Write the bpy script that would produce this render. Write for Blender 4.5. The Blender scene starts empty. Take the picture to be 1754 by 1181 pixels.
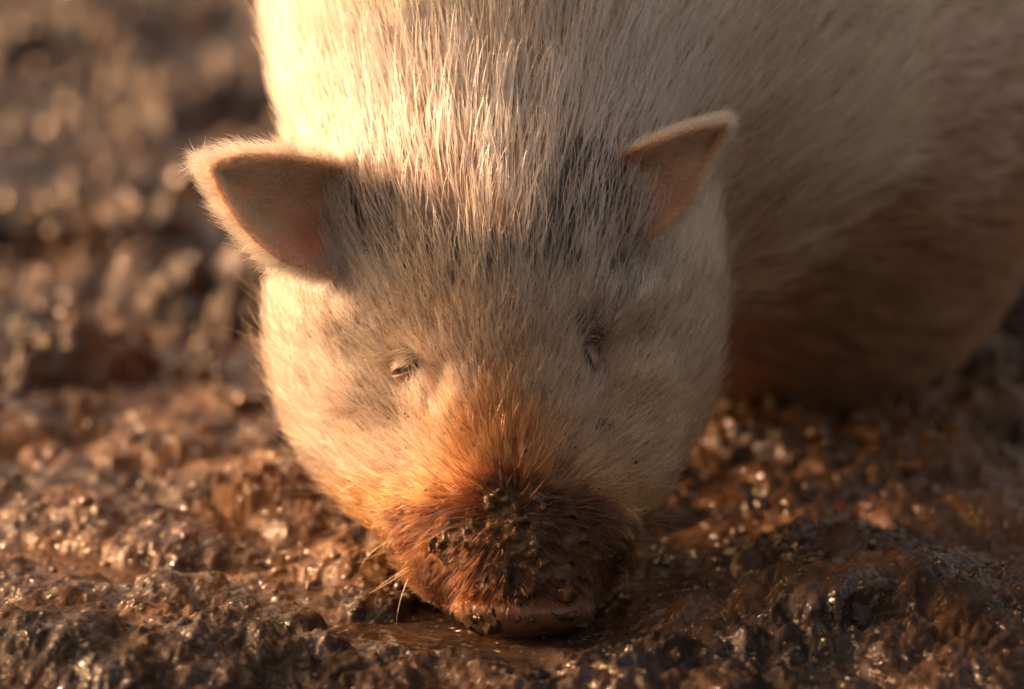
import bpy, math, time
import numpy as np
from mathutils import Vector, Matrix, kdtree
T0 = time.time()
rng = np.random.default_rng(7)
scene = bpy.context.scene
COL = scene.collection
R = math.radians

# ------------------------------------------------------------------ camera
PITCH = R(15.0)
DIST = 3.0
WID = 0.68                                   # metres across the frame at the snout
IW, IH = 1754.0, 1181.0
SNX, SNY = 900.0, 1085.0                     # pixel where the snout meets the mud (world origin)
dy = (SNY - IH / 2) * WID / IW
ZF = math.sqrt(DIST ** 2 - dy ** 2)
PXM = WID / IW
FOCAL = 36.0 * ZF / WID
AX = np.array([1.0, 0, 0])
AV = np.array([0.0, math.sin(PITCH), math.cos(PITCH)])
AN = np.array([0.0, -math.cos(PITCH), math.sin(PITCH)])    # towards the camera
CAM = -((SNX - IW / 2) * PXM) * AX + dy * AV + ZF * AN


def PX(px, py, w=0.0):
    """point seen at pixel (px, py), w metres in front of the snout's plane"""
    s = (ZF - w) / ZF * PXM
    return CAM + AX * ((px - IW / 2) * s) + AV * ((IH / 2 - py) * s) - AN * (ZF - w)


def toPX(P):
    d = P - CAM
    z = -(d @ AN)
    f = ZF / z / PXM
    return IW / 2 + (d @ AX) * f, IH / 2 - (d @ AV) * f, ZF - z


cam = bpy.data.cameras.new('camera')
cam_o = bpy.data.objects.new('camera', cam)
COL.objects.link(cam_o)
cam_o.location = CAM
cam_o.rotation_euler = (math.pi / 2 - PITCH, 0, 0)
cam.lens = FOCAL
cam.sensor_width = 36.0
cam.clip_start = 0.05
cam.clip_end = 2000
cam.dof.use_dof = True
cam.dof.focus_distance = ZF + 0.012
cam.dof.aperture_fstop = FOCAL / 1000 / 0.064
cam.dof.aperture_blades = 9
scene.camera = cam_o

# ------------------------------------------------------------------ light
SUN_EL, SUN_BEHIND = R(20.0), R(14.0)
L = np.array([-math.cos(SUN_EL) * math.cos(SUN_BEHIND), math.cos(SUN_EL) * math.sin(SUN_BEHIND), math.sin(SUN_EL)])
sun = bpy.data.lights.new('sun', 'SUN')
sun.energy = 2.0
sun.angle = R(0.6)
sun.color = (1.0, 0.85, 0.83)
sun_o = bpy.data.objects.new('sun', sun)
COL.objects.link(sun_o)
sun_o.rotation_euler = Vector(L).to_track_quat('Z', 'Y').to_euler()
sun_o.location = (-3, 0.5, 2)

world = bpy.data.worlds.new('World')
scene.world = world
world.use_nodes = True
nt = world.node_tree
bg = nt.nodes['Background']
sky = nt.nodes.new('ShaderNodeTexSky')
sky.sky_type = 'NISHITA'
sky.sun_disc = False
sky.sun_elevation = SUN_EL
sky.sun_rotation = math.atan2(L[0], L[1])
sky.dust_density = 10.0
sky.air_density = 1.2
sky.ozone_density = 0.0
nt.links.new(sky.outputs[0], bg.inputs[0])
bg.inputs[1].default_value = 0.15

scene.view_settings.view_transform = 'Standard'
scene.view_settings.look = 'None'
scene.view_settings.gamma = 1.0
scene.view_settings.use_curve_mapping = False
scene.view_settings.exposure = 1.1
scene.view_settings.use_white_balance = True        # camera set for shade: warm picture
scene.view_settings.white_balance_temperature = 11000
scene.view_settings.white_balance_tint = 32
scene.render.engine = 'CYCLES'
scene.cycles.use_denoising = True
scene.cycles.max_bounces = 6
scene.cycles.diffuse_bounces = 3
scene.cycles.glossy_bounces = 4
scene.cycles.transmission_bounces = 5
scene.cycles.use_adaptive_sampling = True
scene.cycles.adaptive_threshold = 0.02
scene.cycles.sample_clamp_indirect = 4.0
scene.cycles.sample_clamp_direct = 250.0
scene.cycles_curves.subdivisions = 2


# ------------------------------------------------------------------ helpers
def sm(a, b, x):
    t = np.clip((x - a) / (b - a), 0, 1)
    return t * t * (3 - 2 * t)


def hash3(i, j, k, s):
    n = (i.astype(np.int64) * 374761393 + j.astype(np.int64) * 668265263 + k.astype(np.int64) * 1442695041 + s * 974634777) & 0x7fffffff
    n = ((n ^ (n >> 13)) * 1274126177) & 0x7fffffff
    n = ((n ^ (n >> 15)) * 2246822519) & 0x7fffffff
    return ((n ^ (n >> 12)) & 0xffff) / 65535.0


def vnoise(P, s=0):
    """smooth value noise, -1..1, P (n,3)"""
    F = np.floor(P)
    f = P - F
    I = F.astype(np.int64)
    u = f * f * f * (f * (f * 6 - 15) + 10)
    out = 0
    for a in (0, 1):
        wa = u[:, 0] if a else 1 - u[:, 0]
        for b in (0, 1):
            wb = wa * (u[:, 1] if b else 1 - u[:, 1])
            for c in (0, 1):
                out = out + wb * (u[:, 2] if c else 1 - u[:, 2]) * hash3(I[:, 0] + a, I[:, 1] + b, I[:, 2] + c, s)
    return out * 2 - 1


def noise2(x, y, s=0):
    """smooth gradient noise in the plane, about -1..1"""
    X = np.floor(x); Y = np.floor(y)
    fx = x - X; fy = y - Y
    X = X.astype(np.int64); Y = Y.astype(np.int64)
    ux = fx * fx * fx * (fx * (fx * 6 - 15) + 10)
    uy = fy * fy * fy * (fy * (fy * 6 - 15) + 10)
    Z = np.zeros_like(X)

    def g(a, b):
        t = hash3(X + a, Y + b, Z, s) * 6.2831853
        return np.cos(t) * (fx - a) + np.sin(t) * (fy - b)
    return 1.5 * ((g(0, 0) * (1 - ux) + g(1, 0) * ux) * (1 - uy) + (g(0, 1) * (1 - ux) + g(1, 1) * ux) * uy)


def fbm2(x, y, oct, s=0, gain=0.5):
    v = 0; a = 1.0
    for o in range(oct):
        v = v + a * noise2(x, y, s + o)
        x = x * 2.03 + 11.3; y = y * 2.03 - 7.1; a *= gain
    return v


def worley2(x, y, s=0):
    X = np.floor(x); Y = np.floor(y)
    f1 = np.full(x.shape, 9.0); f2 = np.full(x.shape, 9.0); cid = np.zeros(x.shape)
    for a in (-1, 0, 1):
        for b in (-1, 0, 1):
            I = (X + a).astype(np.int64); J = (Y + b).astype(np.int64); Z = np.zeros_like(I)
            d = np.hypot(X + a + hash3(I, J, Z, s) - x, Y + b + hash3(I, J, Z, s + 1) - y)
            c = hash3(I, J, Z, s + 2)
            m = d < f1
            f2 = np.where(m, f1, np.minimum(f2, d))
            cid = np.where(m, c, cid)
            f1 = np.where(m, d, f1)
    return f1, f2, cid


def new_obj(name, data, mat, parent=None):
    o = bpy.data.objects.new(name, data)
    COL.objects.link(o)
    if mat:
        data.materials.append(mat)
    o.parent = parent
    return o


def np_mesh(name, V, Fq, smooth=True):
    me = bpy.data.meshes.new(name)
    n, k = Fq.shape
    me.vertices.add(len(V))
    me.vertices.foreach_set('co', V.astype(np.float32).ravel())
    me.loops.add(n * k)
    me.loops.foreach_set('vertex_index', Fq.astype(np.int32).ravel())
    me.polygons.add(n)
    me.polygons.foreach_set('loop_start', np.arange(0, n * k, k, dtype=np.int32))
    me.polygons.foreach_set('use_smooth', np.full(n, smooth))
    me.update(calc_edges=True)
    me.validate()
    return me


def lerp(a, b, t):
    return a + (b - a) * t[:, None]


def set_col(me, name, C, domain='POINT'):
    a = me.attributes.new(name, 'FLOAT_COLOR', domain)
    C4 = np.ones((len(C), 4), np.float32)
    C4[:, :3] = C
    a.data.foreach_set('color', C4.ravel())


def mat_new(name):
    m = bpy.data.materials.new(name)
    m.use_nodes = True
    return m, m.node_tree.nodes, m.node_tree.links


def rect_nets(X, Y, Z, V):
    """surface nets on a rectilinear grid; returns verts, quads"""
    ins = V < 0
    c = np.zeros(tuple(n - 1 for n in V.shape), np.uint8)
    for a in (0, 1):
        for b in (0, 1):
            for d in (0, 1):
                c += ins[a:ins.shape[0] - 1 + a, b:ins.shape[1] - 1 + b, d:ins.shape[2] - 1 + d]
    cells = np.argwhere((c > 0) & (c < 8))
    idx = np.full(c.shape, -1, np.int32)
    idx[cells[:, 0], cells[:, 1], cells[:, 2]] = np.arange(len(cells))
    acc = np.zeros((len(cells), 3)); cnt = np.zeros(len(cells))
    axes = (X, Y, Z)
    for ax in range(3):
        o1, o2 = [k for k in range(3) if k != ax]
        for p in (0, 1):
            for q in (0, 1):
                A = cells.copy(); A[:, o1] += p; A[:, o2] += q
                B = A.copy(); B[:, ax] += 1
                va = V[A[:, 0], A[:, 1], A[:, 2]]; vb = V[B[:, 0], B[:, 1], B[:, 2]]
                m = (va < 0) != (vb < 0)
                t = va / np.where(m, va - vb, 1)
                for k in range(3):
                    ca = axes[k][A[:, k]]; cb = axes[k][B[:, k]]
                    acc[:, k] += np.where(m, ca + (cb - ca) * t, 0)
                cnt += m
    verts = acc / cnt[:, None]
    quads = []
    for ax in range(3):
        sl0 = [slice(1, -1)] * 3; sl1 = [slice(1, -1)] * 3
        sl0[ax] = slice(0, -1); sl1[ax] = slice(1, None)
        i0 = ins[tuple(sl0)]; i1 = ins[tuple(sl1)]
        e = np.argwhere(i0 != i1)
        if not len(e):
            continue
        flip = i0[e[:, 0], e[:, 1], e[:, 2]]
        off = np.ones(3, int); off[ax] = 0
        e = e + off
        o1, o2 = (ax + 1) % 3, (ax + 2) % 3
        def cell(p, q):
            t = e.copy(); t[:, o1] -= p; t[:, o2] -= q
            return idx[t[:, 0], t[:, 1], t[:, 2]]
        Q = np.stack([cell(1, 1), cell(0, 1), cell(0, 0), cell(1, 0)], 1)
        Q[~flip] = Q[~flip][:, ::-1]
        quads.append(Q)
    return verts, np.concatenate(quads)


# ------------------------------------------------------------------ the mud
def axis(core0, core1, d0, rates):
    """coordinates: even in the core, then growing to the horizon"""
    c = list(np.arange(core0, core1 + 1e-9, d0))
    out = {}
    for side, (lims) in rates.items():
        x = 0.0; d = d0; r = []
        for lim, g in lims:
            while x < lim:
                d = d * (1 + g); x += d; r.append(x)
        out[side] = r
    return np.array([core0 - v for v in out['lo'][::-1]] + c + [core1 + v for v in out['hi']])


GX = axis(-0.40, 0.40, 0.0015, {'lo': [(1.2, 0.012), (400, 0.07)], 'hi': [(1.2, 0.012), (400, 0.07)]})
GY = axis(-0.16, 0.26, 0.0021, {'lo': [(400, 0.07)], 'hi': [(3.0, 0.0055), (600, 0.07)]})


lr = np.random.default_rng(21)
NL = 520
LUMPS = np.stack([lr.uniform(-0.62, 0.62, NL), np.where(lr.random(NL) < 0.45, lr.uniform(-0.20, 0.02, NL), lr.uniform(0.0, 0.75, NL)),
                  0.010 + 0.062 * lr.random(NL) ** 1.9, lr.uniform(0.5, 1.0, NL), lr.uniform(0, math.pi, NL), lr.uniform(0.16, 0.42, NL)], 1)
LUMPS = LUMPS[np.hypot((LUMPS[:, 0]) / 0.11, (LUMPS[:, 1] - 0.0) / 0.085) > 1.0]
LUMPS = LUMPS[np.hypot((LUMPS[:, 0] + 0.29) / 0.13, (LUMPS[:, 1] - 0.15) / 0.08) > 0.8]


def add_lumps(h, x, y):
    near_ = np.where((np.abs(x) < 0.70) & (y > -0.26) & (y < 0.82))[0]
    xx = x[near_]; yy = y[near_]; hh = h[near_]
    jx = 0.009 * fbm2(xx * 38, yy * 38, 3, 301); jy = 0.009 * fbm2(xx * 38 + 9, yy * 38, 3, 311)
    top = 0.30 * fbm2(xx * 60, yy * 52, 4, 321)
    o = np.argsort(yy, kind='stable'); ys = yy[o]
    for (cx, cy, r, asp, a, f) in LUMPS:
        i0, i1 = np.searchsorted(ys, [cy - 1.6 * r, cy + 1.6 * r])
        k = o[i0:i1]
        k = k[np.abs(xx[k] - cx) < 1.6 * r]
        if not len(k):
            continue
        u = xx[k] + jx[k] - cx; v = yy[k] + jy[k] - cy
        c_, s_ = math.cos(a), math.sin(a)
        q = ((u * c_ + v * s_) / r) ** 2 + ((-u * s_ + v * c_) / (r * asp)) ** 2
        m = q < 1.2
        kk = k[m]
        if not len(kk):
            continue
        base = float(np.median(hh[kk])) - 0.25 * r * f
        d = base + r * f * (np.clip(1 - q[m] / 1.2, 0, 1) ** 0.95 * (1 + 0.7 * top[kk]))
        hh[kk] = hh[kk] + np.clip(d - hh[kk], 0, 1) * sm(1.2, 0.7, q[m])
    h = h.copy(); h[near_] = hh
    return h


def ground_h(x, y):
    wx = x + 0.030 * fbm2(x * 6, y * 6, 2, 50); wy = y + 0.030 * fbm2(x * 6 + 5, y * 6 - 3, 2, 60)
    far = sm(0.15, 0.6, y)
    big = 0.020 * fbm2(x * 2.6, y * 2.6, 3, 3)
    f1, f2, cid = worley2(wx * 11, wy * 8, 20)
    clod = (0.15 + 0.85 * cid) * np.clip(1 - (f1 / 0.72) ** 2, 0, 1) ** 0.6 * sm(0.0, 0.22, f2 - f1)
    amp = np.clip(0.55 + 0.75 * noise2(x * 6 + 9, y * 5, 25), 0, 1.2)
    clod = far * clod + (1 - far) * amp * 0.6 * (1 - 1.1 * f1 ** 2)
    g1, g2, cid2 = worley2(wx * 26 + 3, wy * 20, 30)
    clod2 = (0.1 + 0.9 * cid2) * np.clip(1 - (g1 / 0.7) ** 2, 0, 1) ** 0.6 * sm(0.0, 0.25, g2 - g1)
    amp2 = np.clip(0.5 + 0.9 * noise2(x * 15 + 4, y * 13, 26), 0, 1.3)
    clod2 = far * clod2 + (1 - far) * amp2 * 0.5 * (1 - 1.1 * g1 ** 2)
    q1, q2, cid3 = worley2(wx * 52 - 7, wy * 44, 36)
    clod3 = cid3 * np.clip(1 - (q1 / 0.65) ** 2, 0, 1) ** 0.7 * sm(0.0, 0.25, q2 - q1)
    rid = 1 - np.abs(fbm2(wx * 11, wy * 9, 4, 40, 0.55))
    rid = np.clip(rid, 0, 1) ** 1.5
    patch = sm(-0.25, 0.35, fbm2(x * 5 + 2, y * 4, 2, 70))         # churned here, smooth slurry there
    patch = np.maximum(0.40 + 0.60 * patch, sm(0.0, -0.05, y) * 0.9)
    calm = 1 - 0.6 * np.exp(-((x + 0.30) / 0.12) ** 2 - ((y - 0.15) / 0.07) ** 2)
    patch = patch * calm
    h = big + patch * ((0.022 + 0.014 * far) * clod + (0.004 + 0.018 * far) * clod2 + (0.001 + 0.010 * far) * clod3) + 0.012 * patch * rid * (1 - 0.5 * far)
    h = add_lumps(h, x, y)
    fine = fbm2(wx * 34, wy * 28, 5, 80, 0.54)
    h = h + (0.0016 + 0.0030 * patch * (1 - 0.6 * far)) * fine
    d1, d2, _c = worley2(wx * 60 - 7, wy * 50, 136)
    h = h + 0.0040 * sm(0.02, 0.10, y) * (1 - far) * np.clip(0.3 + noise2(x * 11, y * 10, 27), 0, 1) * (1 - d1 ** 2)
    # slurry pools in the hollows
    lev = 0.004
    k = 0.004
    h = np.where(h < lev, lev - k * (1 - np.exp(np.clip(h - lev, -1, 0) / k)) * 0.6, h)
    crumb = np.clip(fbm2(x * 150, y * 130, 2, 90), 0, 1) * sm(0.25, 0.8, patch + 0.5 * noise2(x * 14, y * 12, 95))
    h = h + 0.0017 * crumb * sm(1.2, 0.3, y) * sm(1.5, 0.8, np.abs(x))
    h = h - 0.25 * np.clip(-0.045 - y, 0, 0.12)                 # falls away towards the front
    # the snout has pressed it down
    dn = np.hypot((x - 0.0) / 0.080, (y - 0.015) / 0.060)
    h = h * (0.30 + 0.70 * sm(0.5, 1.5, dn)) + 0.008 - 0.004 * sm(0.5, 1.5, dn)
    return h * sm(60, 6, np.hypot(x, y)) - 0.018


gx, gy = np.meshgrid(GX, GY)
H = ground_h(gx.ravel(), gy.ravel())
nx, ny = len(GX), len(GY)
V = np.stack([gx.ravel(), gy.ravel(), H], 1)
I = np.arange(nx * ny).reshape(ny, nx)
Q = np.stack([I[:-1, :-1].ravel(), I[:-1, 1:].ravel(), I[1:, 1:].ravel(), I[1:, :-1].ravel()], 1)
g_me = np_mesh('ground', V, Q)


def mud_material(name, bump=0.5):
    m, N, K = mat_new(name)
    b = N['Principled BSDF']
    a = N.new('ShaderNodeAttribute'); a.attribute_name = 'tone'
    K.new(a.outputs['Color'], b.inputs['Base Color'])
    g = N.new('ShaderNodeAttribute'); g.attribute_name = 'dry'
    rr = N.new('ShaderNodeMapRange'); rr.inputs[3].default_value = 0.38; rr.inputs[4].default_value = 0.8
    K.new(g.outputs['Fac'], rr.inputs[0]); K.new(rr.outputs[0], b.inputs['Roughness'])
    cw = N.new('ShaderNodeMapRange'); cw.inputs[3].default_value = 0.9; cw.inputs[4].default_value = 0.05
    K.new(g.outputs['Fac'], cw.inputs[0]); K.new(cw.outputs[0], b.inputs['Coat Weight'])
    b.inputs['IOR'].default_value = 1.4
    b.inputs['Coat Roughness'].default_value = 0.085; b.inputs['Coat IOR'].default_value = 1.45
    b.inputs['Specular IOR Level'].default_value = 0.2
    tc = N.new('ShaderNodeTexCoord')
    n = N.new('ShaderNodeTexNoise'); n.inputs['Scale'].default_value = 190; n.inputs['Detail'].default_value = 3
    n.inputs['Roughness'].default_value = 0.65
    K.new(tc.outputs['Object'], n.inputs['Vector'])
    bm = N.new('ShaderNodeBump'); bm.inputs['Strength'].default_value = bump; bm.inputs['Distance'].default_value = 0.003
    K.new(n.outputs[0], bm.inputs['Height']); K.new(bm.outputs[0], b.inputs['Normal'])
    n2 = N.new('ShaderNodeTexNoise'); n2.inputs['Scale'].default_value = 75; n2.inputs['Detail'].default_value = 1.5
    K.new(tc.outputs['Object'], n2.inputs['Vector'])
    b2 = N.new('ShaderNodeBump'); b2.inputs['Strength'].default_value = 1.0; b2.inputs['Distance'].default_value = 0.022
    K.new(n2.outputs[0], b2.inputs['Height']); K.new(b2.outputs[0], b.inputs['Coat Normal'])
    return m


def mud_tone(me, P, sc=1.0, wetter=0.0):
    a = 0.5 + 0.5 * fbm2(P[:, 0] * 9 * sc, P[:, 1] * 9 * sc + P[:, 2] * 9 * sc, 4, 200)
    d = 0.5 + 0.6 * fbm2(P[:, 0] * 16 * sc + 4, P[:, 1] * 14 * sc - P[:, 2] * 12 * sc, 3, 220)
    f = noise2(P[:, 0] * 240, P[:, 1] * 220 + P[:, 2] * 200, 240)
    a = np.clip(a + 0.12 * f, 0, 1)
    c = lerp(np.tile(np.array([0.045, 0.023, 0.013]), (len(P), 1)), np.array([0.115, 0.055, 0.027]), sm(0.2, 0.6, a))
    c = lerp(c, np.array([0.21, 0.105, 0.048]), sm(0.55, 0.95, a))
    if sc == 1.0:                            # clod and slurry colours, with foreground dimness and sunlit gold painted in
        c = c * (1 - 0.52 * sm(0.035, -0.03, P[:, 1] + 0.05 * fbm2(P[:, 0] * 7, P[:, 1] * 7, 3, 260)))[:, None]  # front clods darker, the weak grazing light there put into the colour
        c = c * (0.45 + 0.32 * sm(0.06, 0.20, P[:, 1]) * sm(0.80, 0.45, P[:, 1]))[:, None] * np.array([1.0, 0.98, 0.94])  # middle slurry lighter, sunlight on that band painted into its orange
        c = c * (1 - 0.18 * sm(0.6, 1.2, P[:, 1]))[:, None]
    else:
        c = c * 0.42
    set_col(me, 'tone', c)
    if sc == 1.0:
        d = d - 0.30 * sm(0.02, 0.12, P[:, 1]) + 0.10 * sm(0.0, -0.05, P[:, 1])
    at_ = me.attributes.new('dry', 'FLOAT', 'POINT')
    at_.data.foreach_set('value', np.clip(d - wetter, 0, 1).astype(np.float32))


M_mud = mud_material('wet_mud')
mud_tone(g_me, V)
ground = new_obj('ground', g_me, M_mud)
ground['kind'] = 'structure'
print('ground', len(V), time.time() - T0)

# wet crumbs of mud lying on the churned ground, each with its own glint
import bmesh
ico = bmesh.new(); bmesh.ops.create_icosphere(ico, subdivisions=2, radius=1.0)
iv = np.array([v.co[:] for v in ico.verts]); jf = np.array([[v.index for v in f.verts] for f in ico.faces]); ico.free()
cr = np.random.default_rng(5)
nc = 7000
cx_ = cr.uniform(-1.1, 1.0, nc); cy_ = 0.10 + 2.6 * cr.random(nc) ** 1.5
keep_ = (fbm2(cx_ * 5, cy_ * 4, 2, 400) + 0.5 * cr.normal(size=nc) > -0.1) & (np.hypot(cx_ / 0.12, (cy_ - 0.02) / 0.10) > 1) & (np.abs(cx_) < 0.25 + 0.42 * (cy_ + 0.6))
cx_ = cx_[keep_]; cy_ = cy_[keep_]; nc = len(cx_)
cz_ = ground_h(cx_, cy_)
rad_ = (0.0014 + 0.0050 * cr.random(nc) ** 2) * (0.7 + 1.7 * sm(0.1, 1.3, cy_))
sx_ = cr.uniform(0.7, 1.4, (nc, 3)); sx_[:, 2] *= 0.8
CV = iv[None] * sx_[:, None, :] * rad_[:, None, None] * (0.85 + 0.3 * cr.random((nc, len(iv), 1))) + np.stack([cx_, cy_, cz_ + 0.1 * rad_], 1)[:, None, :]
CF = jf[None] + (np.arange(nc) * len(iv))[:, None, None]
cr_me = np_mesh('mud_crumbs', CV.reshape(-1, 3), CF.reshape(-1, 3))
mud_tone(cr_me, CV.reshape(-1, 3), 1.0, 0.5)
M_crumb = M_mud.copy(); M_crumb.name = 'wet_crumb'
bc = M_crumb.node_tree.nodes['Principled BSDF']
for l in list(M_crumb.node_tree.links):
    if l.to_node == bc and l.to_socket.name in ('Normal', 'Coat Normal', 'Coat Weight', 'Roughness'):
        M_crumb.node_tree.links.remove(l)
bc.inputs['Coat Weight'].default_value = 1.0
bc.inputs['Coat IOR'].default_value = 1.6
bc.inputs['Coat Roughness'].default_value = 0.12
bc.inputs['Roughness'].default_value = 0.4
crumbs = new_obj('mud_crumbs', cr_me, M_crumb)
crumbs['kind'] = 'stuff'
crumbs['label'] = 'small wet glinting crumbs of brown mud strewn over the ground'
crumbs['category'] = 'mud'
print('crumbs', nc, time.time() - T0)

# ------------------------------------------------------------------ the pig: a distance field
UVW = np.stack([AX, AV, AN])                 # rows: picture right, up, towards the viewer
WORLD = np.eye(3)


def rot_axes(yaw=0.0, pitch=0.0):
    c, s = math.cos(yaw), math.sin(yaw)
    A = np.array([[c, -s, 0], [s, c, 0], [0, 0, 1.0]])
    c, s = math.cos(pitch), math.sin(pitch)
    return A @ np.array([[1, 0, 0], [0, c, s], [0, -s, c]])


def roll(Rm, a):
    c, s = math.cos(a), math.sin(a)
    return np.array([[c, s, 0], [-s, c, 0], [0, 0, 1]]) @ Rm


PRIM = []                                    # (kind, data, blend)


def ell(c, r, axes=UVW, k=0.03):
    PRIM.append(('e', np.array(c, float), np.array(r, float), axes, k))


def cap(a, ra, b, rb, k=0.03):
    PRIM.append(('c', np.array(a, float), ra, np.array(b, float), rb, k))


def cut(c, r, axes=UVW, k=0.012):
    PRIM.append(('x', np.array(c, float), np.array(r, float), axes, k))


BODY_YAW = -R(30)
body_ax = rot_axes(-BODY_YAW)                # rows are the body's own axes
body_ax = np.array([[math.cos(R(22)), -math.sin(R(22)), 0], [math.sin(R(22)), math.cos(R(22)), 0], [0, 0, 1.0]])
BC = np.array([0.175, 0.71, 0.295])
ell(BC, (0.255, 0.52, 0.265), body_ax, 0.05)
ell(BC + body_ax[1] * 0.33 + [0, 0, 0.0], (0.23, 0.30, 0.26), body_ax, 0.05)         # hams
ell(BC - body_ax[1] * 0.22 + np.array([-0.01, 0.0, 0.055]), (0.21, 0.24, 0.225), body_ax, 0.06)   # shoulders
cap(PX(845, 320, -0.165), 0.136, PX(852, -90, -0.205), 0.158, 0.06)
ell((0.235, 0.66, 0.195), (0.19, 0.26, 0.185), body_ax, 0.06)
ell((0.245, 0.57, 0.155), (0.125, 0.13, 0.155), body_ax, 0.05)     # low slung belly       # neck
# legs with hoof ends
for (x, y, lean) in ((-0.09, 0.62, 0.0), (0.24, 0.57, 0.0), (0.20, 1.12, 0.0), (0.44, 1.04, 0.0)):
    cap((x, y, 0.20), 0.075, (x, y - 0.01, 0.075), 0.042, 0.04)
    cap((x, y - 0.01, 0.075), 0.040, (x, y - 0.025, 0.0), 0.038, 0.02)
# head
ell(PX(842, 430, -0.125), (0.106, 0.125, 0.118), UVW, 0.04)
ell(PX(646, 630, -0.165), (0.060, 0.104, 0.088), roll(UVW, R(10)), 0.04)
ell(PX(1058, 615, -0.165), (0.057, 0.104, 0.088), roll(UVW, R(-10)), 0.04)
ell(PX(622, 555, -0.165), (0.050, 0.085, 0.080), UVW, 0.04)
ell(PX(1083, 535, -0.165), (0.048, 0.085, 0.080), UVW, 0.04)
ell(PX(742, 800, -0.100), (0.048, 0.060, 0.052), roll(UVW, R(20)), 0.045)
ell(PX(1010, 795, -0.100), (0.046, 0.060, 0.052), roll(UVW, R(-20)), 0.045)
ell(PX(738, 556, -0.062), (0.046, 0.020, 0.032), roll(UVW, R(-28)), 0.020)
ell(PX(972, 546, -0.062), (0.044, 0.020, 0.032), roll(UVW, R(28)), 0.020)
cap(PX(848, 470, -0.066), 0.060, PX(880, 920, -0.046), 0.048, 0.035)
ell(PX(876, 915, -0.072), (0.078, 0.052, 0.060), UVW, 0.025)
cap(PX(883, 930, -0.060), 0.056, PX(895, 1020, -0.040), 0.040, 0.02)
ell(PX(885, 965, -0.115), (0.060, 0.032, 0.06), UVW, 0.02)     # lower jaw
# folds above and below the eyes
ell(PX(690, 585, -0.064), (0.046, 0.011, 0.022), roll(UVW, R(-26)), 0.010)
ell(PX(1018, 560, -0.066), (0.044, 0.011, 0.022), roll(UVW, R(34)), 0.010)
ell(PX(676, 674, -0.084), (0.042, 0.014, 0.022), roll(UVW, R(-12)), 0.020)
ell(PX(1040, 657, -0.082), (0.038, 0.014, 0.022), roll(UVW, R(14)), 0.020)
# snout disc, tipped to the ground
dn_ = np.array([0, -0.34, -0.94]); dn_ = dn_ / np.linalg.norm(dn_)
df_ = np.cross(np.array([1.0, 0, 0]), dn_)
disc_ax = roll(np.stack([AX, df_, dn_]), 0.0)
ell(PX(896, 1052, -0.022), (0.046, 0.034, 0.0125), disc_ax, 0.006)
ell(PX(896, 1060, -0.022), (0.040, 0.031, 0.013), disc_ax, 0.003)
ell(PX(892, 1033, -0.008), (0.040, 0.0065, 0.014), UVW, 0.006)   # upper lip of the disc
# eye sockets, cheek creases
cut(PX(702, 628, -0.040), (0.017, 0.010, 0.016), roll(UVW, R(20)), 0.010)
cut(PX(738, 668, -0.022), (0.010, 0.020, 0.008), roll(UVW, R(-35)), 0.010)
cut(PX(1003, 600, -0.042), (0.011, 0.020, 0.014), roll(UVW, R(8)), 0.010)

# ears as sampled sheets ------------------------------------------------------
EARS = []


def bez(P, t):
    """smooth polyline through pixel points (px, py, w)"""
    P = np.array(P, float)
    n = len(P) - 1
    x = np.clip(t * n, 0, n - 1e-6)
    i = x.astype(int); f = (x - i)[:, None]
    p0 = P[np.maximum(i - 1, 0)]; p1 = P[i]; p2 = P[i + 1]; p3 = P[np.minimum(i + 2, n)]
    return 0.5 * (2 * p1 + (p2 - p0) * f + (2 * p0 - 5 * p1 + 4 * p2 - p3) * f ** 2 + (3 * p1 - p0 - 3 * p2 + p3) * f ** 3)


def make_ear(top, bot, cup, thick, base):
    ns, ntt = 70, 46
    s = np.linspace(0, 1, ns)
    T = bez(top, s); B = bez(bot, s)
    pts = []; rad = []
    for t in np.linspace(0, 1, ntt):
        M = T * (1 - t) + B * t
        prof = 1 - abs(2 * t - 1) ** 2.2
        M = M.copy()
        M[:, 2] -= cup * prof * (1 - 0.75 * s)
        for i in range(ns):
            pts.append(PX(M[i, 0], M[i, 1], M[i, 2]))
            rad.append(thick * (1.0 - 0.35 * s[i]) * (0.72 + 0.28 * min(1, prof * 2)))
    pts = np.array(pts); rad = np.array(rad)
    kd = kdtree.KDTree(len(pts))
    for i, p in enumerate(pts):
        kd.insert(p, i)
    kd.balance()
    EARS.append({'kd': kd, 'r': rad, 'p': pts, 'lo': pts.min(0) - 0.02, 'hi': pts.max(0) + 0.02, 'base': np.array(base)})


# left of the picture: top edge, bottom edge, from the base to the tip
make_ear([(640, 305, -0.085), (560, 280, -0.050), (480, 268, -0.026), (410, 268, -0.010), (360, 284, -0.002)],
         [(590, 470, -0.075), (540, 462, -0.050), (470, 435, -0.030), (405, 372, -0.014), (360, 291, -0.002)],
         0.034, 0.0042, (610, 385))
make_ear([(1004, 312, -0.095), (1052, 276, -0.052), (1110, 248, -0.038), (1176, 225, -0.046), (1242, 210, -0.062)],
         [(1070, 420, -0.078), (1116, 400, -0.060), (1178, 348, -0.062), (1210, 280, -0.070), (1242, 217, -0.064)],
         0.034, 0.0042, (1050, 345))


def smin(a, b, k):
    h = np.clip(0.5 + 0.5 * (b - a) / k, 0, 1)
    return b + (a - b) * h - k * h * (1 - h)


def sd_ell(P, c, r, A):
    q = (P - c) @ A.T
    k0 = np.sqrt(((q / r) ** 2).sum(1)); k1 = np.sqrt(((q / r ** 2) ** 2).sum(1))
    return np.where(k1 > 1e-9, k0 * (k0 - 1) / np.maximum(k1, 1e-9), -r.min())


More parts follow.
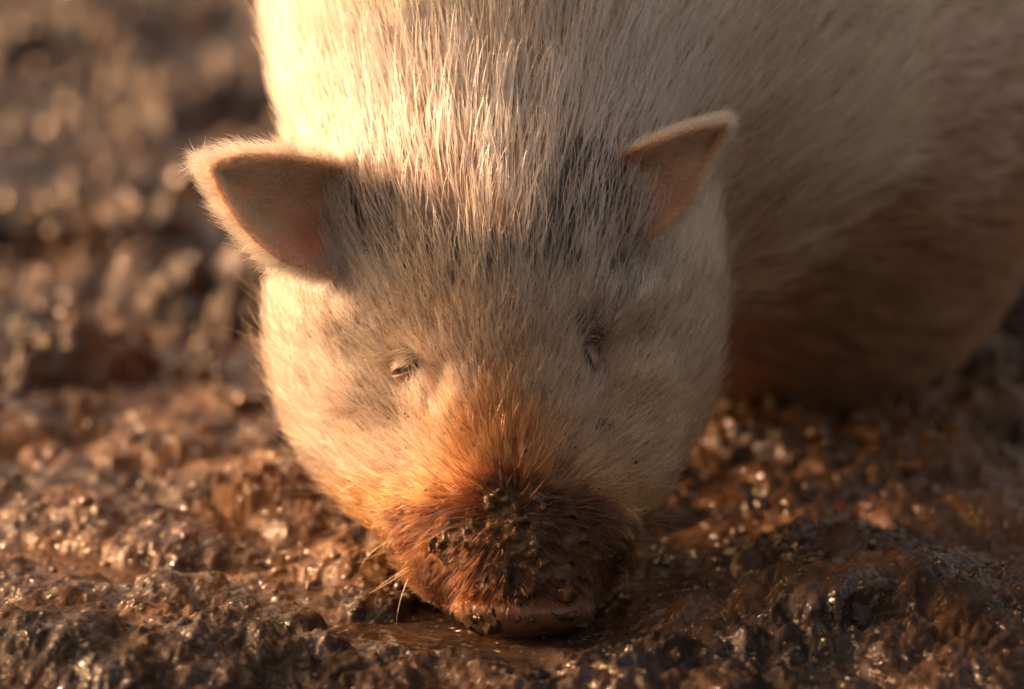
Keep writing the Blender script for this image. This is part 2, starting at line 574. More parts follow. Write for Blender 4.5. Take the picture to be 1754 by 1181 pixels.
def near_of(P, p, reach=0.075):
    if p[0] == 'c':
        lo_ = np.minimum(p[1], p[3]) - max(p[2], p[4]) - reach; hi_ = np.maximum(p[1], p[3]) + max(p[2], p[4]) + reach
    else:
        e = np.sqrt(((p[3] * p[2][:, None]) ** 2).sum(0)) + reach
        lo_ = p[1] - e; hi_ = p[1] + e
    return np.where(((P > lo_) & (P < hi_)).all(1))[0]


def sdf_rest(P, local=False):
    d = np.full(len(P), 9.0)
    if local:                                # near the surface only the shapes close by matter
        for p in PRIM:
            i = near_of(P, p)
            if len(i):
                d[i] = one(P[i], d[i], p)
        return d
    for p in PRIM:
        d = one(P, d, p)
    return d


def one(P, d, p):
    if 1:
        if p[0] == 'e':
            d = smin(d, sd_ell(P, p[1], p[2], p[3]), p[4])
        elif p[0] == 'c':
            a, ra, b, rb, k = p[1:]
            ab = b - a
            t = np.clip(((P - a) @ ab) / (ab @ ab), 0, 1)
            e = np.linalg.norm(P - a - t[:, None] * ab, axis=1) - (ra + (rb - ra) * t)
            d = smin(d, e, k)
        else:
            e = -sd_ell(P, p[1], p[2], p[3])
            k = p[4]
            h = np.clip(0.5 - 0.5 * (d - e) / k, 0, 1)
            d = d + (e - d) * h + k * h * (1 - h)
    return d



def sdf_ear(P):
    d = np.full(len(P), 9.0)
    for E in EARS:
        m = np.where(((P > E['lo']) & (P < E['hi'])).all(1))[0]
        for i in m:
            co, j, dist = E['kd'].find(P[i])
            v = dist - E['r'][j]
            if v < d[i]:
                d[i] = v
    return d


def sdf(P, local=False):
    return smin(sdf_rest(P, local), sdf_ear(P), 0.010)


def grow(lo, c0, c1, hi, d, g, dm):
    c = list(np.arange(c0, c1, d)); a = []; b = []
    x = c0; s = d
    while x > lo:
        s = min(s * (1 + g), dm); x -= s; a.append(x)
    x = c[-1]; s = d
    while x < hi:
        s = min(s * (1 + g), dm); x += s; b.append(x)
    return np.array(a[::-1] + c + b)


PXg = grow(-0.34, -0.235, 0.17, 0.90, 0.0023, 0.05, 0.014)
PYg = grow(-0.07, -0.055, 0.20, 1.36, 0.0023, 0.05, 0.014)
PZg = grow(-0.045, -0.03, 0.40, 0.62, 0.0023, 0.05, 0.014)
shape = (len(PXg), len(PYg), len(PZg))
print('grid', shape, time.time() - T0)
ci = [np.unique(np.r_[np.arange(0, n, 5), n - 1]) for n in shape]
cg = np.stack(np.meshgrid(PXg[ci[0]], PYg[ci[1]], PZg[ci[2]], indexing='ij'), -1).reshape(-1, 3)
cv = sdf(cg).reshape([len(c) for c in ci])
near = [np.abs(np.arange(n)[:, None] - c[None, :]).argmin(1) for n, c in zip(shape, ci)]
full = cv[np.ix_(near[0], near[1], near[2])].astype(np.float32)
wid = [np.gradient(g) * 5 for g in (PXg, PYg, PZg)]
thr = (np.maximum(np.maximum(wid[0][:, None, None], wid[1][None, :, None]), wid[2][None, None, :]) * 1.05 + 0.002).astype(np.float32)
band = np.argwhere(np.abs(full) < thr)
print('band', len(band), time.time() - T0)
bp = np.stack([PXg[band[:, 0]], PYg[band[:, 1]], PZg[band[:, 2]]], 1)
full[band[:, 0], band[:, 1], band[:, 2]] = sdf(bp, True)
pv, pq = rect_nets(PXg, PYg, PZg, full)
pq = pq[(pq >= 0).all(1)]
print('pig verts', len(pv), time.time() - T0)

# coarse field for combing: gradient lookup
hc = 0.012
clo = np.array([-0.34, -0.07, -0.05]); cn = np.array([104, 120, 58])
cgrid = [clo[k] + hc * np.arange(cn[k]) for k in range(3)]
cf = sdf_rest(np.stack(np.meshgrid(*cgrid, indexing='ij'), -1).reshape(-1, 3)).reshape(cn)
cgr = np.stack(np.gradient(cf, hc), -1)


def lookup(P):
    q = np.clip((P - clo) / hc, 0, cn - 1.001)
    i = q.astype(int); f = q - i
    d = 0; g = 0
    for a in (0, 1):
        for b in (0, 1):
            for c in (0, 1):
                w = (f[:, 0] if a else 1 - f[:, 0]) * (f[:, 1] if b else 1 - f[:, 1]) * (f[:, 2] if c else 1 - f[:, 2])
                d = d + w * cf[i[:, 0] + a, i[:, 1] + b, i[:, 2] + c]
                g = g + w[:, None] * cgr[i[:, 0] + a, i[:, 1] + b, i[:, 2] + c]
    g = g / np.maximum(np.linalg.norm(g, axis=1, keepdims=True), 1e-6)
    return d, g


# ------------------------------------------------------------------ colour of skin and coat
def bump2(px, py, cx, cy, rx, ry):
    return np.exp(-((px - cx) / rx) ** 2 - ((py - cy) / ry) ** 2)


def masks(P):
    px, py, w = toPX(P)
    n1 = vnoise(P * 45, 1); n2 = vnoise(P * 130, 2); n3 = vnoise(P * 14, 3)
    head = sm(-0.22, -0.16, w) * sm(60, 200, py)
    dark = np.clip(1.3 * bump2(px, py, 672, 385, 85, 90) + 1.3 * bump2(px, py, 1015, 325, 85, 95) + 0.85 * bump2(px, py, 850, 420, 180, 62) - 0.45 * bump2(px, py, 862, 345, 45, 55)
                   + 0.55 * bump2(px, py, 598, 562, 45, 40) + bump2(px, py, 1070, 480, 45, 40) + bump2(px, py, 1012, 565, 30, 40) + 0.7 * bump2(px, py, 1000, 640, 28, 30), 0, 1)  # patch by the left brow: dark skin with crease shade painted in
    dark = np.clip(dark * 1.7 - 0.30 + 0.35 * n1 + 0.2 * n2, 0, 1) * head
    bridge = np.exp(-((px - 855) / (58 + 0.36 * np.clip(py - 620, 0, 300))) ** 2) * sm(560, 770, py + 40 * n1)
    rust = np.clip(bridge * 0.9 + 0.50 * sm(620, 880, py + 70 * n3 + 35 * n1) * sm(-0.24, -0.14, w) * (0.55 + 0.45 * sm(560, 800, px)), 0, 1)
    wd = np.hypot((px - 885) / 238, (py - 945) / 128) + 0.20 * n1 + 0.24 * n2
    wet = sm(1.10, 0.84, wd) * sm(-0.17, -0.11, w)
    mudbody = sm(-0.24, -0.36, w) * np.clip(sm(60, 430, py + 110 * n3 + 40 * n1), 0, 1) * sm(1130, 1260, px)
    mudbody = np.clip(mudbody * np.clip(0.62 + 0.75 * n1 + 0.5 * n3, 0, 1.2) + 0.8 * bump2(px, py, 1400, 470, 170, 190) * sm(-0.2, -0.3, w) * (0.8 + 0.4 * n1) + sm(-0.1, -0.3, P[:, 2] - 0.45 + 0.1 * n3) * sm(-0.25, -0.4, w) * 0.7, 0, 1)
    return px, py, w, head, dark, rust, wet, mudbody, n1, n2, n3


def skin_col(P, ear_in):
    px, py, w, head, dark, rust, wet, mudbody, n1, n2, n3 = masks(P)
    c = np.tile(np.array([0.24, 0.13, 0.08]), (len(P), 1)) * (1 + 0.12 * n1 + 0.08 * n2)[:, None]
    c = lerp(c, np.array([0.026, 0.021, 0.019]), dark)
    c = lerp(c, np.array([0.33, 0.145, 0.06]), rust * 0.8)
    c = lerp(c, np.array([0.05, 0.022, 0.011]), wet)
    c = lerp(c, np.array([0.15, 0.065, 0.032]), mudbody)
    c = lerp(c, np.array([0.52, 0.30, 0.26]), np.clip(bump2(px, py, 715, 628, 22, 20) + bump2(px, py, 748, 660, 26, 24) + 0.6 * bump2(px, py, 975, 625, 12, 40), 0, 1) * head)
    c = lerp(c, np.array([0.115, 0.056, 0.033]) , sm(1022, 1034, py) * (np.abs(px - 893) < 130))
    ecol = lerp(np.where((px < 850)[:, None], 1.0, 0.55) * np.tile(np.array([0.74, 0.41, 0.30]), (len(P), 1)) * (1 + 0.25 * n1)[:, None], np.array([0.66, 0.16, 0.13]), np.clip(1.1 * bump2(px, py, 525, 405, 42, 42) + 0.6 * bump2(px, py, 430, 320, 50, 25) + 0.5 * bump2(px, py, 1120, 330, 40, 40), 0, 1))  # right ear darker: shade from the neck put into its skin colour
    c = c * (1 - ear_in)[:, None] + ecol * ear_in[:, None]
    return np.clip(c, 0.01, 0.9)


ear_d = sdf_ear(pv); rest_d = sdf_rest(pv, True)
is_ear = (ear_d < rest_d - 0.002) & (ear_d < 0.5)
pig = bpy.data.objects.new('pig', None)
COL.objects.link(pig)
pig['label'] = 'cream bristly pig with mud-caked snout rooting in wet brown mud'
pig['category'] = 'pig'
pig.location = (0.2, 0.6, -0.01)
bpy.context.view_layer.update()
OFF = np.array(pig.location)

body_me = np_mesh('body', pv - OFF, pq)
set_col(body_me, 'tone', skin_col(pv, is_ear.astype(float) * 0.9))
wa = body_me.attributes.new('wetness', 'FLOAT', 'POINT')
wa.data.foreach_set('value', masks(pv)[6].astype(np.float32))
M_skin, N, K = mat_new('pig_skin')
b = N['Principled BSDF']
at = N.new('ShaderNodeAttribute'); at.attribute_name = 'tone'
K.new(at.outputs['Color'], b.inputs['Base Color'])
wn = N.new('ShaderNodeAttribute'); wn.attribute_name = 'wetness'
wr = N.new('ShaderNodeMapRange'); wr.inputs[3].default_value = 0.5; wr.inputs[4].default_value = 0.27
K.new(wn.outputs['Fac'], wr.inputs[0]); K.new(wr.outputs[0], b.inputs['Roughness'])
tcn = N.new('ShaderNodeTexCoord')
nz = N.new('ShaderNodeTexNoise'); nz.inputs['Scale'].default_value = 260; nz.inputs['Detail'].default_value = 4
K.new(tcn.outputs['Object'], nz.inputs['Vector'])
bm = N.new('ShaderNodeBump'); bm.inputs['Strength'].default_value = 0.5; bm.inputs['Distance'].default_value = 0.0012
K.new(nz.outputs[0], bm.inputs['Height']); K.new(bm.outputs[0], b.inputs['Normal'])
body = new_obj('body', body_me, M_skin, pig)
M_ear = M_skin.copy(); M_ear.name = 'ear_skin'
be = M_ear.node_tree.nodes['Principled BSDF']
be.inputs['Subsurface Weight'].default_value = 0.4
be.inputs['Subsurface Radius'].default_value = (0.009, 0.003, 0.0015)
be.inputs['Subsurface Scale'].default_value = 0.6
body_me.materials.append(M_ear)
body_me.polygons.foreach_set('material_index', is_ear[pq].all(1).astype(np.int32))

# ------------------------------------------------------------------ the coat
vn = np.zeros(len(pv) * 3, np.float32)
body_me.vertices.foreach_get('normal', vn)
vn = vn.reshape(-1, 3)
# creased, mud-plastered snout
_w = masks(pv)[6] * 0.9
pv = pv + vn * (_w * (0.0013 * vnoise(pv * 130, 41) + 0.0008 * vnoise(pv * 310, 42)))[:, None]
body_me.vertices.foreach_set('co', (pv - OFF).astype(np.float32).ravel())
body_me.update()


def hair_material(name, rough, radial, coat=0.0, ior=1.55):
    m, N, K = mat_new(name)
    for n in list(N):
        if n.type == 'BSDF_PRINCIPLED':
            N.remove(n)
    h = N.new('ShaderNodeBsdfHairPrincipled')
    h.model = 'CHIANG'
    h.parametrization = 'COLOR'
    a = N.new('ShaderNodeAttribute'); a.attribute_name = 'tone'
    K.new(a.outputs['Color'], h.inputs['Color'])
    h.inputs['Roughness'].default_value = rough
    h.inputs['Radial Roughness'].default_value = radial
    h.inputs['Coat'].default_value = coat
    h.inputs['IOR'].default_value = ior
    h.inputs['Random Roughness'].default_value = 0.2
    K.new(h.outputs[0], N['Material Output'].inputs['Surface'])
    return m


M_hair = hair_material('coat_hair', 0.38, 0.55)
M_wet = hair_material('wet_hair', 0.28, 0.35, 0.0, 1.36)

tri = np.concatenate([pq[:, [0, 1, 2]], pq[:, [0, 2, 3]]])
ta, tb, tc_ = pv[tri[:, 0]], pv[tri[:, 1]], pv[tri[:, 2]]
t_n = np.cross(tb - ta, tc_ - ta)
t_area = np.linalg.norm(t_n, axis=1) / 2
t_c = (ta + tb + tc_) / 3
t_nn = vn[tri].mean(1)
t_nn /= np.maximum(np.linalg.norm(t_nn, axis=1, keepdims=True), 1e-9)
t_ear = is_ear[tri].mean(1)
tpx, tpy, tw = toPX(t_c)
view = CAM - t_c
view /= np.linalg.norm(view, axis=1, keepdims=True)
t_face = (t_nn * view).sum(1)


def scatter(weight, n):
    p = weight * t_area
    p = p / p.sum()
    k = rng.choice(len(tri), n, p=p)
    u, v = rng.random(n), rng.random(n)
    f = u + v > 1
    u[f], v[f] = 1 - u[f], 1 - v[f]
    P = ta[k] + (tb[k] - ta[k]) * u[:, None] + (tc_[k] - ta[k]) * v[:, None]
    return P, t_nn[k], k


def comb(P):
    """lie of the coat, in picture axes: away from the snout, over the crown and back along the body"""
    px, py, w = toPX(P)
    ox, oy = 878.0, 850.0
    dx, dyy = (px - ox), (oy - py)
    # narrow fan over the bridge and forehead, wide over the cheeks
    up = sm(780, 560, py)
    du = dx * (1 - 0.45 * up); dv = dyy + 40 * (1 - up)
    n = np.hypot(du, dv) + 1e-6
    du, dv = du / n, dv / n
    low = sm(800, 950, py)
    du = du + 0.4 * low * np.sign(dx); dv = dv - 0.45 * low
    # forehead and neck: straight back
    top = sm(430, 250, py)
    fan = np.clip((px - 860) / 330, -1, 1.6)
    du = du * (1 - top) + top * (0.35 * fan + 0.25 * np.clip(fan, 0, 2) ** 2); dv = dv * (1 - top) + top * 1.0
    # side of the neck and shoulder: falls back and down
    bodyk = sm(-0.22, -0.34, w) * sm(1020, 1250, px)
    du = du * (1 - bodyk) + bodyk * 1.0
    dv = dv * (1 - bodyk) + bodyk * (-0.30 * sm(60, 300, py) + 0.15)
    D = du[:, None] * AX + dv[:, None] * AV
    D[:, 1] += 0.25 * top                   # lies backwards
    D = D + (bodyk * 0.8)[:, None] * np.array([0.3, 0.5, 0.0])
    return D / np.linalg.norm(D, axis=1, keepdims=True)


def nz3(P, s):
    return np.stack([vnoise(P, s), vnoise(P, s + 1), vnoise(P, s + 2)], 1)


def strands(name, P, Nn, length, lift, rad, col, mat, npts=6, dirs=None, wob=0.16, jit=0.14, clump=0.0, clump_n=0, droop=0.0, hug=True):
    n = len(P)
    D0 = comb(P) if dirs is None else dirs
    D0 = D0 + wob * nz3(P * 70, 11) + 0.5 * wob * nz3(P * 200, 21) + jit * rng.normal(size=(n, 3))
    lift = lift * (0.6 + 0.8 * rng.random(n))
    step = length / (npts - 1)
    X = np.empty((n, npts, 3)); X[:, 0] = P - Nn * 0.0006
    cur = P.copy(); nn = Nn.copy()
    bendv = rng.normal(size=(n, 3)) * 0.05
    for i in range(1, npts):
        if hug and i > 1:
            _, g = lookup(cur)
            nn = g
        t = D0 - nn * (D0 * nn).sum(1, keepdims=True)
        t = t / np.maximum(np.linalg.norm(t, axis=1, keepdims=True), 1e-6)
        fl = 1 - 0.75 * (i - 1) / (npts - 2)
        d = t + nn * (np.tan(lift) * fl)[:, None] + bendv * (i - 1)
        d[:, 2] -= droop * i / npts
        d = d / np.linalg.norm(d, axis=1, keepdims=True)
        cur = cur + d * step[:, None]
        if hug:
            sd, g = lookup(cur)
            cur = cur + g * np.clip(0.0008 - sd, 0, 0.01)[:, None]
        X[:, i] = cur
    if clump > 0 and clump_n > 0:
        ids = rng.choice(n, min(clump_n, n), replace=False)
        kd = kdtree.KDTree(len(ids))
        for q, i in enumerate(ids):
            kd.insert(P[i], int(i))
        kd.balance()
        near = np.array([kd.find(p)[1] for p in P])
        amt = (clump * (0.35 + 0.65 * rng.random(n)))[:, None, None] * (np.linspace(0, 1, npts) ** 1.4)[None, :, None]
        X = X + (X[near] - X) * amt
    hc_ = bpy.data.hair_curves.new(name)
    hc_.add_curves([npts] * n)
    hc_.attributes['position'].data.foreach_set('vector', (X - OFF).astype(np.float32).ravel())
    ra = hc_.attributes.new('radius', 'FLOAT', 'POINT')
    tap = np.clip(1.0 - np.linspace(0, 1, npts) ** 2.2 * 0.85, 0.1, 1)
    ra.data.foreach_set('value', (rad[:, None] * tap[None, :]).astype(np.float32).ravel())
    set_col(hc_, 'tone', np.clip(col, 0.005, 0.92), 'CURVE')
    o = new_obj(name, hc_, mat, pig)
    return o


CREAM = np.array([0.76, 0.57, 0.44])
TAN = np.array([0.60, 0.34, 0.21])
RUST = np.array([0.28, 0.095, 0.030])
WETC = np.array([0.032, 0.0085, 0.0025])
BODYM = np.array([0.15, 0.058, 0.026])


def coat_col(P):
    px, py, w, head, dark, rust, wet, mudbody, n1, n2, n3 = masks(P)
    n = len(P)
    c = np.tile(CREAM, (n, 1))
    tf = sm(480, 780, py + 40 * n1) * sm(-0.24, -0.16, w) * (0.34 + 0.40 * sm(580, 830, px)) + 0.45 * sm(900, 1080, px) * sm(330, 560, py)  # sunlit left cheek creamier, shaded right one browner, painted into the coat
    c = lerp(c, TAN, np.clip(tf + 0.12 * n3, 0, 1))
    c = lerp(c, RUST, np.clip(rust * 0.85, 0, 1))
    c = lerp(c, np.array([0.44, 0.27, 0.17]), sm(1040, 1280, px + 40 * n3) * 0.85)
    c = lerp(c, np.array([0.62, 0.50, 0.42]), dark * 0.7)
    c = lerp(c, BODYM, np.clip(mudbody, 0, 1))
    c = lerp(c, WETC, np.clip(wet * 0.97, 0, 1))
    v = 1 + 0.22 * rng.normal(size=n)
    c = c * np.clip(v, 0.45, 1.25)[:, None]
    black = rng.random(n) < 0.05 + 0.32 * dark
    c[black] *= 0.22
    red = rng.random(n) < 0.03
    c[red] = c[red] * np.array([1.0, 0.72, 0.45])
    return c, (px, py, w, head, dark, rust, wet, mudbody)


headmask = sm(-0.24, -0.16, tw) * (t_ear < 0.5)
disc = np.clip(sm(1015, 1035, tpy) * (np.abs(tpx - 896) < 135), 0, 1)
vis = sm(-0.55, 0.05, t_face)
# face, forehead
wgt = headmask * (0.10 + 0.90 * vis) * (1 - disc) * (tpy > 250) * (1 - 0.85 * sm(845, 920, tpy))
wgt = wgt * (1 - 0.95 * bump2(tpx, tpy, 708, 630, 24, 17)) * (1 - 0.8 * bump2(tpx, tpy, 745, 658, 20, 18)) * (1 - 0.8 * bump2(tpx, tpy, 996, 605, 16, 30))
wgt = wgt * (1 - 0.66 * sm(540, 440, tpy)) * (1 - 0.58 * masks(t_c)[4])
P, Nn, k = scatter(wgt, 25000)
c, (px, py, w, *_r) = coat_col(P)
fore = sm(560, 430, py) * sm(-0.2, -0.12, w)
ln = (0.013 * (0.7 + 0.9 * rng.random(len(P)) ** 2)) + 0.030 * fore + 0.006 * rng.random(len(P)) + 0.006 * bump2(px, py, 500, 800, 120, 160)
strands('face_hair', P, Nn, ln, np.full(len(P), R(20)) + R(2) * fore, (np.full(len(P), 0.00028) + 0.00010 * fore) * (0.7 + 0.6 * rng.random(len(P))), c, M_hair, 6, clump=0.65, clump_n=7000)
print('face', time.time() - T0)
# single stiff guard hairs standing out of the face
wgt = headmask * (0.1 + 0.9 * vis) * (1 - disc) * (tpy > 420) * (tpy < 900)
P, Nn, k = scatter(wgt, 8500)
c, _m = coat_col(P)
c = c * np.where(rng.random((len(P), 1)) < 0.4, 0.28, 0.8 + 0.4 * rng.random((len(P), 1)))
strands('guard_hair', P, Nn, 0.015 + 0.014 * rng.random(len(P)), np.full(len(P), R(30)), np.full(len(P), 0.00033), c, M_hair, 6, jit=0.22)
# neck mane and body
wgt = (1 - sm(-0.24, -0.16, tw) * (tpy > 250)) * (t_ear < 0.5) * (0.05 + 0.95 * vis) * np.where((tpx > 330) & (tpx < 1950) & (tpy > -200), 1.0, 0.45)
wgt = wgt * np.where((tpy < 330) & (tw > -0.3), 2.2, 1.0)
P, Nn, k = scatter(wgt, 52000)
c, (px, py, w, *_r) = coat_col(P)
c = c * np.clip(1 + 0.45 * vnoise(P * np.array([60, 60, 110]), 77) * sm(-0.15, -0.3, w), 0.4, 1.6)[:, None]
ln = 0.030 + 0.022 * sm(-0.35, -0.15, w) + 0.012 * rng.random(len(P))
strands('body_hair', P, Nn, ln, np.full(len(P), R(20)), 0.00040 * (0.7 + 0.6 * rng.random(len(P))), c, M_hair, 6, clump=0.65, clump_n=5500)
print('body', time.time() - T0)
# ears
wgt = (t_ear > 0.3) * 1.0
P, Nn, k = scatter(wgt, 26000)
px, py, w = toPX(P)
lef = px < 850
bx = np.where(lef, EARS[0]['base'][0], EARS[1]['base'][0]); by = np.where(lef, EARS[0]['base'][1], EARS[1]['base'][1])
inner = (Nn @ AN) > 0.15
D = (px - bx)[:, None] * AX + (by - py)[:, None] * AV
D = D / np.linalg.norm(D, axis=1, keepdims=True)
c = np.tile(np.array([0.76, 0.60, 0.42]), (len(P), 1)) * (1 + 0.15 * rng.normal(size=len(P)))[:, None]
c[inner] = c[inner] * np.array([1.0, 0.74, 0.58]) * np.where(px < 850, 1.0, 0.55)[inner][:, None]  # right ear's inner hair darkened too, its shade held in the colour
keep = (~inner) | (rng.random(len(P)) < 0.6)
ln = np.where(inner, 0.012, 0.019) * (0.7 + 0.6 * rng.random(len(P))) * np.where(px < 850, 1.0, 0.55)
c[(px >= 850) & ~inner] *= 0.7  # outer fur of the right ear dimmed in colour, as if shaded
strands('ear_hair', P[keep], Nn[keep], ln[keep], np.where(inner, R(20), R(38))[keep], np.where(inner, 0.00018, 0.00019)[keep], c[keep], M_hair, 5, dirs=D[keep], hug=False, wob=0.35, jit=0.22)
# wet bristles round the muzzle
wgt = headmask * (0.1 + 0.9 * vis) * (1 - disc) * sm(800, 880, tpy)
P, Nn, k = scatter(wgt, 15000)
c, (px, py, w, head, dark, rust, wet, mb) = coat_col(P)
c = lerp(np.tile(RUST, (len(P), 1)), WETC, np.clip(wet * 1.0 - 0.16 * rng.random(len(P)), 0, 1)) * (1 + 0.2 * rng.normal(size=len(P)))[:, None]
strands('muzzle_bristles', P, Nn, 0.012 + 0.008 * rng.random(len(P)), np.full(len(P), R(32)), np.full(len(P), 0.00027), c, M_wet, 6, clump=0.75, clump_n=2600, droop=0.15)
# whiskers
wgt = headmask * (1 - disc) * (1.6 * bump2(tpx, tpy, 490, 640, 50, 110) + bump2(tpx, tpy, 560, 880, 60, 60) + bump2(tpx, tpy, 680, 960, 50, 60) + 0.4 * bump2(tpx, tpy, 1100, 900, 60, 80))
P, Nn, k = scatter(wgt, 75)
c = np.tile(np.array([0.40, 0.18, 0.07]), (len(P), 1))
strands('whiskers', P, Nn, 0.025 + 0.025 * rng.random(len(P)), np.full(len(P), R(48)), np.full(len(P), 0.00018), c, M_hair, 8, hug=False, droop=0.3)
# lashes
wgt = headmask * (bump2(tpx, tpy, 672, 625, 22, 14) + bump2(tpx, tpy, 700, 600, 26, 8) + bump2(tpx, tpy, 1010, 590, 14, 22))
P, Nn, k = scatter(wgt, 420)
c = np.tile(np.array([0.60, 0.42, 0.26]), (len(P), 1)); c[::3] *= 0.2
strands('eyelashes', P, Nn, 0.012 + 0.008 * rng.random(len(P)), np.full(len(P), R(50)), np.full(len(P), 0.00018), c, M_hair, 6, hug=False, droop=0.6)
print('hair', time.time() - T0)

# ------------------------------------------------------------------ eyes
import bmesh
M_eye, N, K = mat_new('eye_wet')
N['Principled BSDF'].inputs['Base Color'].default_value = (0.03, 0.017, 0.01, 1)
N['Principled BSDF'].inputs['Roughness'].default_value = 0.08
M_lid, N, K = mat_new('eyelid_skin')
bl = N['Principled BSDF']
nzl = N.new('ShaderNodeTexNoise'); nzl.inputs['Scale'].default_value = 300
rl = N.new('ShaderNodeValToRGB'); rl.color_ramp.elements[0].color = (0.20, 0.10, 0.085, 1); rl.color_ramp.elements[1].color = (0.46, 0.28, 0.26, 1)
K.new(nzl.outputs[0], rl.inputs[0]); K.new(rl.outputs[0], bl.inputs['Base Color'])
bl.inputs['Roughness'].default_value = 0.35
bl.inputs['Subsurface Weight'].default_value = 0.3
bl.inputs['Subsurface Radius'].default_value = (0.008, 0.003, 0.002)
for (ex, ey, ew, tilt) in ((704, 629, -0.0505, 22), (1002, 608, -0.0575, 66)):
    c0 = PX(ex, ey, ew)
    bmh = bmesh.new()
    bmesh.ops.create_uvsphere(bmh, u_segments=24, v_segments=16, radius=0.0102)
    me = bpy.data.meshes.new('eye'); bmh.to_mesh(me); bmh.free()
    for p in me.polygons: p.use_smooth = True
    eye = new_obj('eye', me, M_eye, pig)
    eye.location = c0 - OFF
    for sgn in (1, -1):                      # lids: bands of a slightly larger ball, nearly closed
        vs = []; fs = []
        nu, nv = 20, 7
        A = roll(UVW, R(tilt if ex < 850 else -tilt))
        for j in range(nv):
            th = R(14 + 56 * j / (nv - 1)) * sgn
            for i in range(nu):
                ph = R(-85 + 170 * i / (nu - 1))
                rr = 0.0108 + 0.0010 * math.exp(-j * 1.2)
                q = np.array([math.sin(ph) * rr * 1.25, math.sin(th) * math.cos(ph) ** 0.5 * rr, math.cos(th) * math.cos(ph) * rr])
                vs.append(q @ A)
        for j in range(nv - 1):
            for i in range(nu - 1):
                f = (j * nu + i, j * nu + i + 1, (j + 1) * nu + i + 1, (j + 1) * nu + i)
                fs.append(f if sgn > 0 else f[::-1])
        me = bpy.data.meshes.new('eyelid'); me.from_pydata([tuple(v) for v in vs], [], fs)
        for p in me.polygons: p.use_smooth = True
        lid = new_obj('eyelid', me, M_lid, eye)
        so = lid.modifiers.new('thick', 'SOLIDIFY'); so.thickness = 0.0014

# ------------------------------------------------------------------ mud caked on the snout
lo = PX(720, 1075, 0) + np.array([0, -0.05, -0.02]); hi = PX(1090, 800, 0) + np.array([0, 0.09, 0.02])
hx = 0.0017
ax_ = [np.arange(lo[k], hi[k], hx) for k in range(3)]
sh = [len(a) for a in ax_]
gp = np.stack(np.meshgrid(*ax_, indexing='ij'), -1).reshape(-1, 3)
d0 = sdf_rest(gp)
nb = np.abs(d0) < 0.016
val = d0.copy()
Pn = gp[nb]
cx, cy, cw = toPX(Pn)
m = np.clip(1.1 * bump2(cx, cy, 900, 880, 75, 45) + 1.0 * bump2(cx, cy, 890, 960, 85, 60) + 0.8 * bump2(cx, cy, 985, 930, 70, 60) + 0.8 * bump2(cx, cy, 800, 915, 45, 40)
            + 0.7 * bump2(cx, cy, 760, 935, 45, 45) + 0.8 * bump2(cx, cy, 1020, 960, 50, 50) + 0.8 * bump2(cx, cy, 870, 855, 70, 25) + 0.35 * bump2(cx, cy, 960, 995, 60, 25) + 0.3 * bump2(cx, cy, 830, 1000, 40, 25), 0, 1.2)
nA = vnoise(Pn * 75, 31); nB = vnoise(Pn * 170, 32); nC = vnoise(Pn * 420, 33)
nD = vnoise(Pn * 800, 34)
m = np.clip(m + 0.15 * bump2(cx, cy, 940, 1060, 60, 16), 0, 1.2)
thick = m * 0.0100 + 0.0060 * nA + 0.0042 * nB + 0.0022 * nC + 0.0008 * nD - 0.0046
thick = np.minimum(thick, 0.0050 + 0.0035 * nB + 0.0015 * nC)
inside_cut = 0.004
val[nb] = np.maximum(d0[nb] - thick, -(d0[nb] + inside_cut))
val[~nb] = np.abs(d0[~nb])
cvv, cq = rect_nets(ax_[0], ax_[1], ax_[2], val.reshape(sh).astype(np.float32))
cq = cq[(cq >= 0).all(1)]
M_crust = mud_material('caked_mud', 0.6)
crust = new_obj('mud_crust', np_mesh('mud_crust', cvv - OFF, cq), M_crust, pig)
crust['kind'] = 'stuff'
mud_tone(crust.data, cvv, 2.5, 0.05)
print('crust', len(cvv), time.time() - T0)

# flecks of mud flung on the cheeks
wgt = headmask * vis * (1 - disc) * (sm(600, 860, tpy) * 0.9 + 0.08) * (tpy > 540)
P, Nn, k = scatter(wgt, 110)
vs = []; fs = []
ico = bmesh.new(); bmesh.ops.create_icosphere(ico, subdivisions=1, radius=1.0)
iv = np.array([v.co[:] for v in ico.verts]); jf = [[v.index for v in f.verts] for f in ico.faces]; ico.free()
for p, n in zip(P, Nn):
    r = 0.0003 + 0.0008 * rng.random() ** 3
    q = iv * (r * (0.7 + 0.6 * rng.random((len(iv), 1)))) * np.array([1, 1, 1]) * (0.7 + 0.9 * rng.random(3))
    o = len(vs)
    vs += [tuple(x) for x in (q + p + n * (0.004 + 0.002 * rng.random()) - OFF)]
    fs += [[i + o for i in f] for f in jf]
me = bpy.data.meshes.new('mud_flecks'); me.from_pydata(vs, [], fs)
for p in me.polygons: p.use_smooth = True
mud_tone(me, np.array(vs), 2.0, 0.3)
flecks = new_obj('mud_flecks', me, M_crust, pig)
flecks['kind'] = 'stuff'

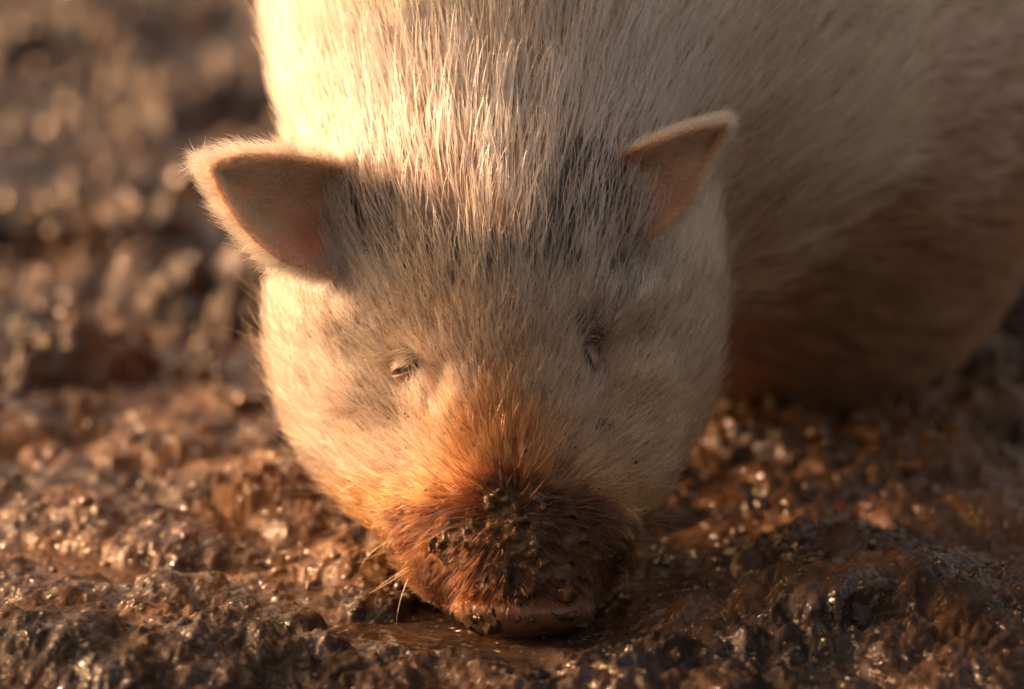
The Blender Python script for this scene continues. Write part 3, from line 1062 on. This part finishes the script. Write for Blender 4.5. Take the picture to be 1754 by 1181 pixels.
# ------------------------------------------------------------------ dry stalks in the mud
M_straw, N, K = mat_new('dry_stalk')
bs = N['Principled BSDF']
n = N.new('ShaderNodeTexNoise'); n.inputs['Scale'].default_value = 120
r = N.new('ShaderNodeValToRGB'); r.color_ramp.elements[0].color = (0.16, 0.09, 0.045, 1); r.color_ramp.elements[1].color = (0.42, 0.28, 0.15, 1)
K.new(n.outputs[0], r.inputs[0]); K.new(r.outputs[0], bs.inputs['Base Color']); bs.inputs['Roughness'].default_value = 0.5
for (px, py, w0, ln, tx, ty) in ((112, 925, -0.21, 0.017, 0.2, 0.1), (480, 1040, -0.05, 0.016, 0.1, -0.1), (1690, 1085, 0.0, 0.016, -0.5, 0.2), (1260, 1110, 0.03, 0.014, -0.8, 0.2)):
    c0 = PX(px, py, 0.0)
    t = (CAM[2] + 0.004) / (CAM[2] - c0[2])          # where that line of sight meets the mud
    g0 = CAM + (c0 - CAM) * t
    z0 = float(ground_h(np.array([g0[0]]), np.array([g0[1]]))[0])
    vs = []; fs = []
    m = 7; ns = 6
    bend = rng.normal(size=2) * 0.3
    for i in range(m):
        f = i / (m - 1)
        cc = np.array([(tx + bend[0] * f) * ln * f, (ty + bend[1] * f) * ln * f, -0.004 + (ln + 0.004) * f])
        rr = 0.0007 * (1 - 0.7 * f)
        for j in range(ns):
            a_ = 2 * math.pi * j / ns
            vs.append((cc[0] + rr * math.cos(a_), cc[1] + rr * math.sin(a_), cc[2]))
    for i in range(m - 1):
        for j in range(ns):
            fs.append((i * ns + j, i * ns + (j + 1) % ns, (i + 1) * ns + (j + 1) % ns, (i + 1) * ns + j))
    fs.append(tuple(range((m - 1) * ns, m * ns)))
    me = bpy.data.meshes.new('dry_stalk'); me.from_pydata(vs, [], fs)
    for p in me.polygons: p.use_smooth = True
    st = new_obj('dry_stalk', me, M_straw)
    st.location = (g0[0], g0[1], z0)
    st['label'] = 'thin dry stalk poking out of the churned mud'
    st['category'] = 'stalk'
    st['group'] = 'dry stalks stuck in the mud'
print('done', time.time() - T0)
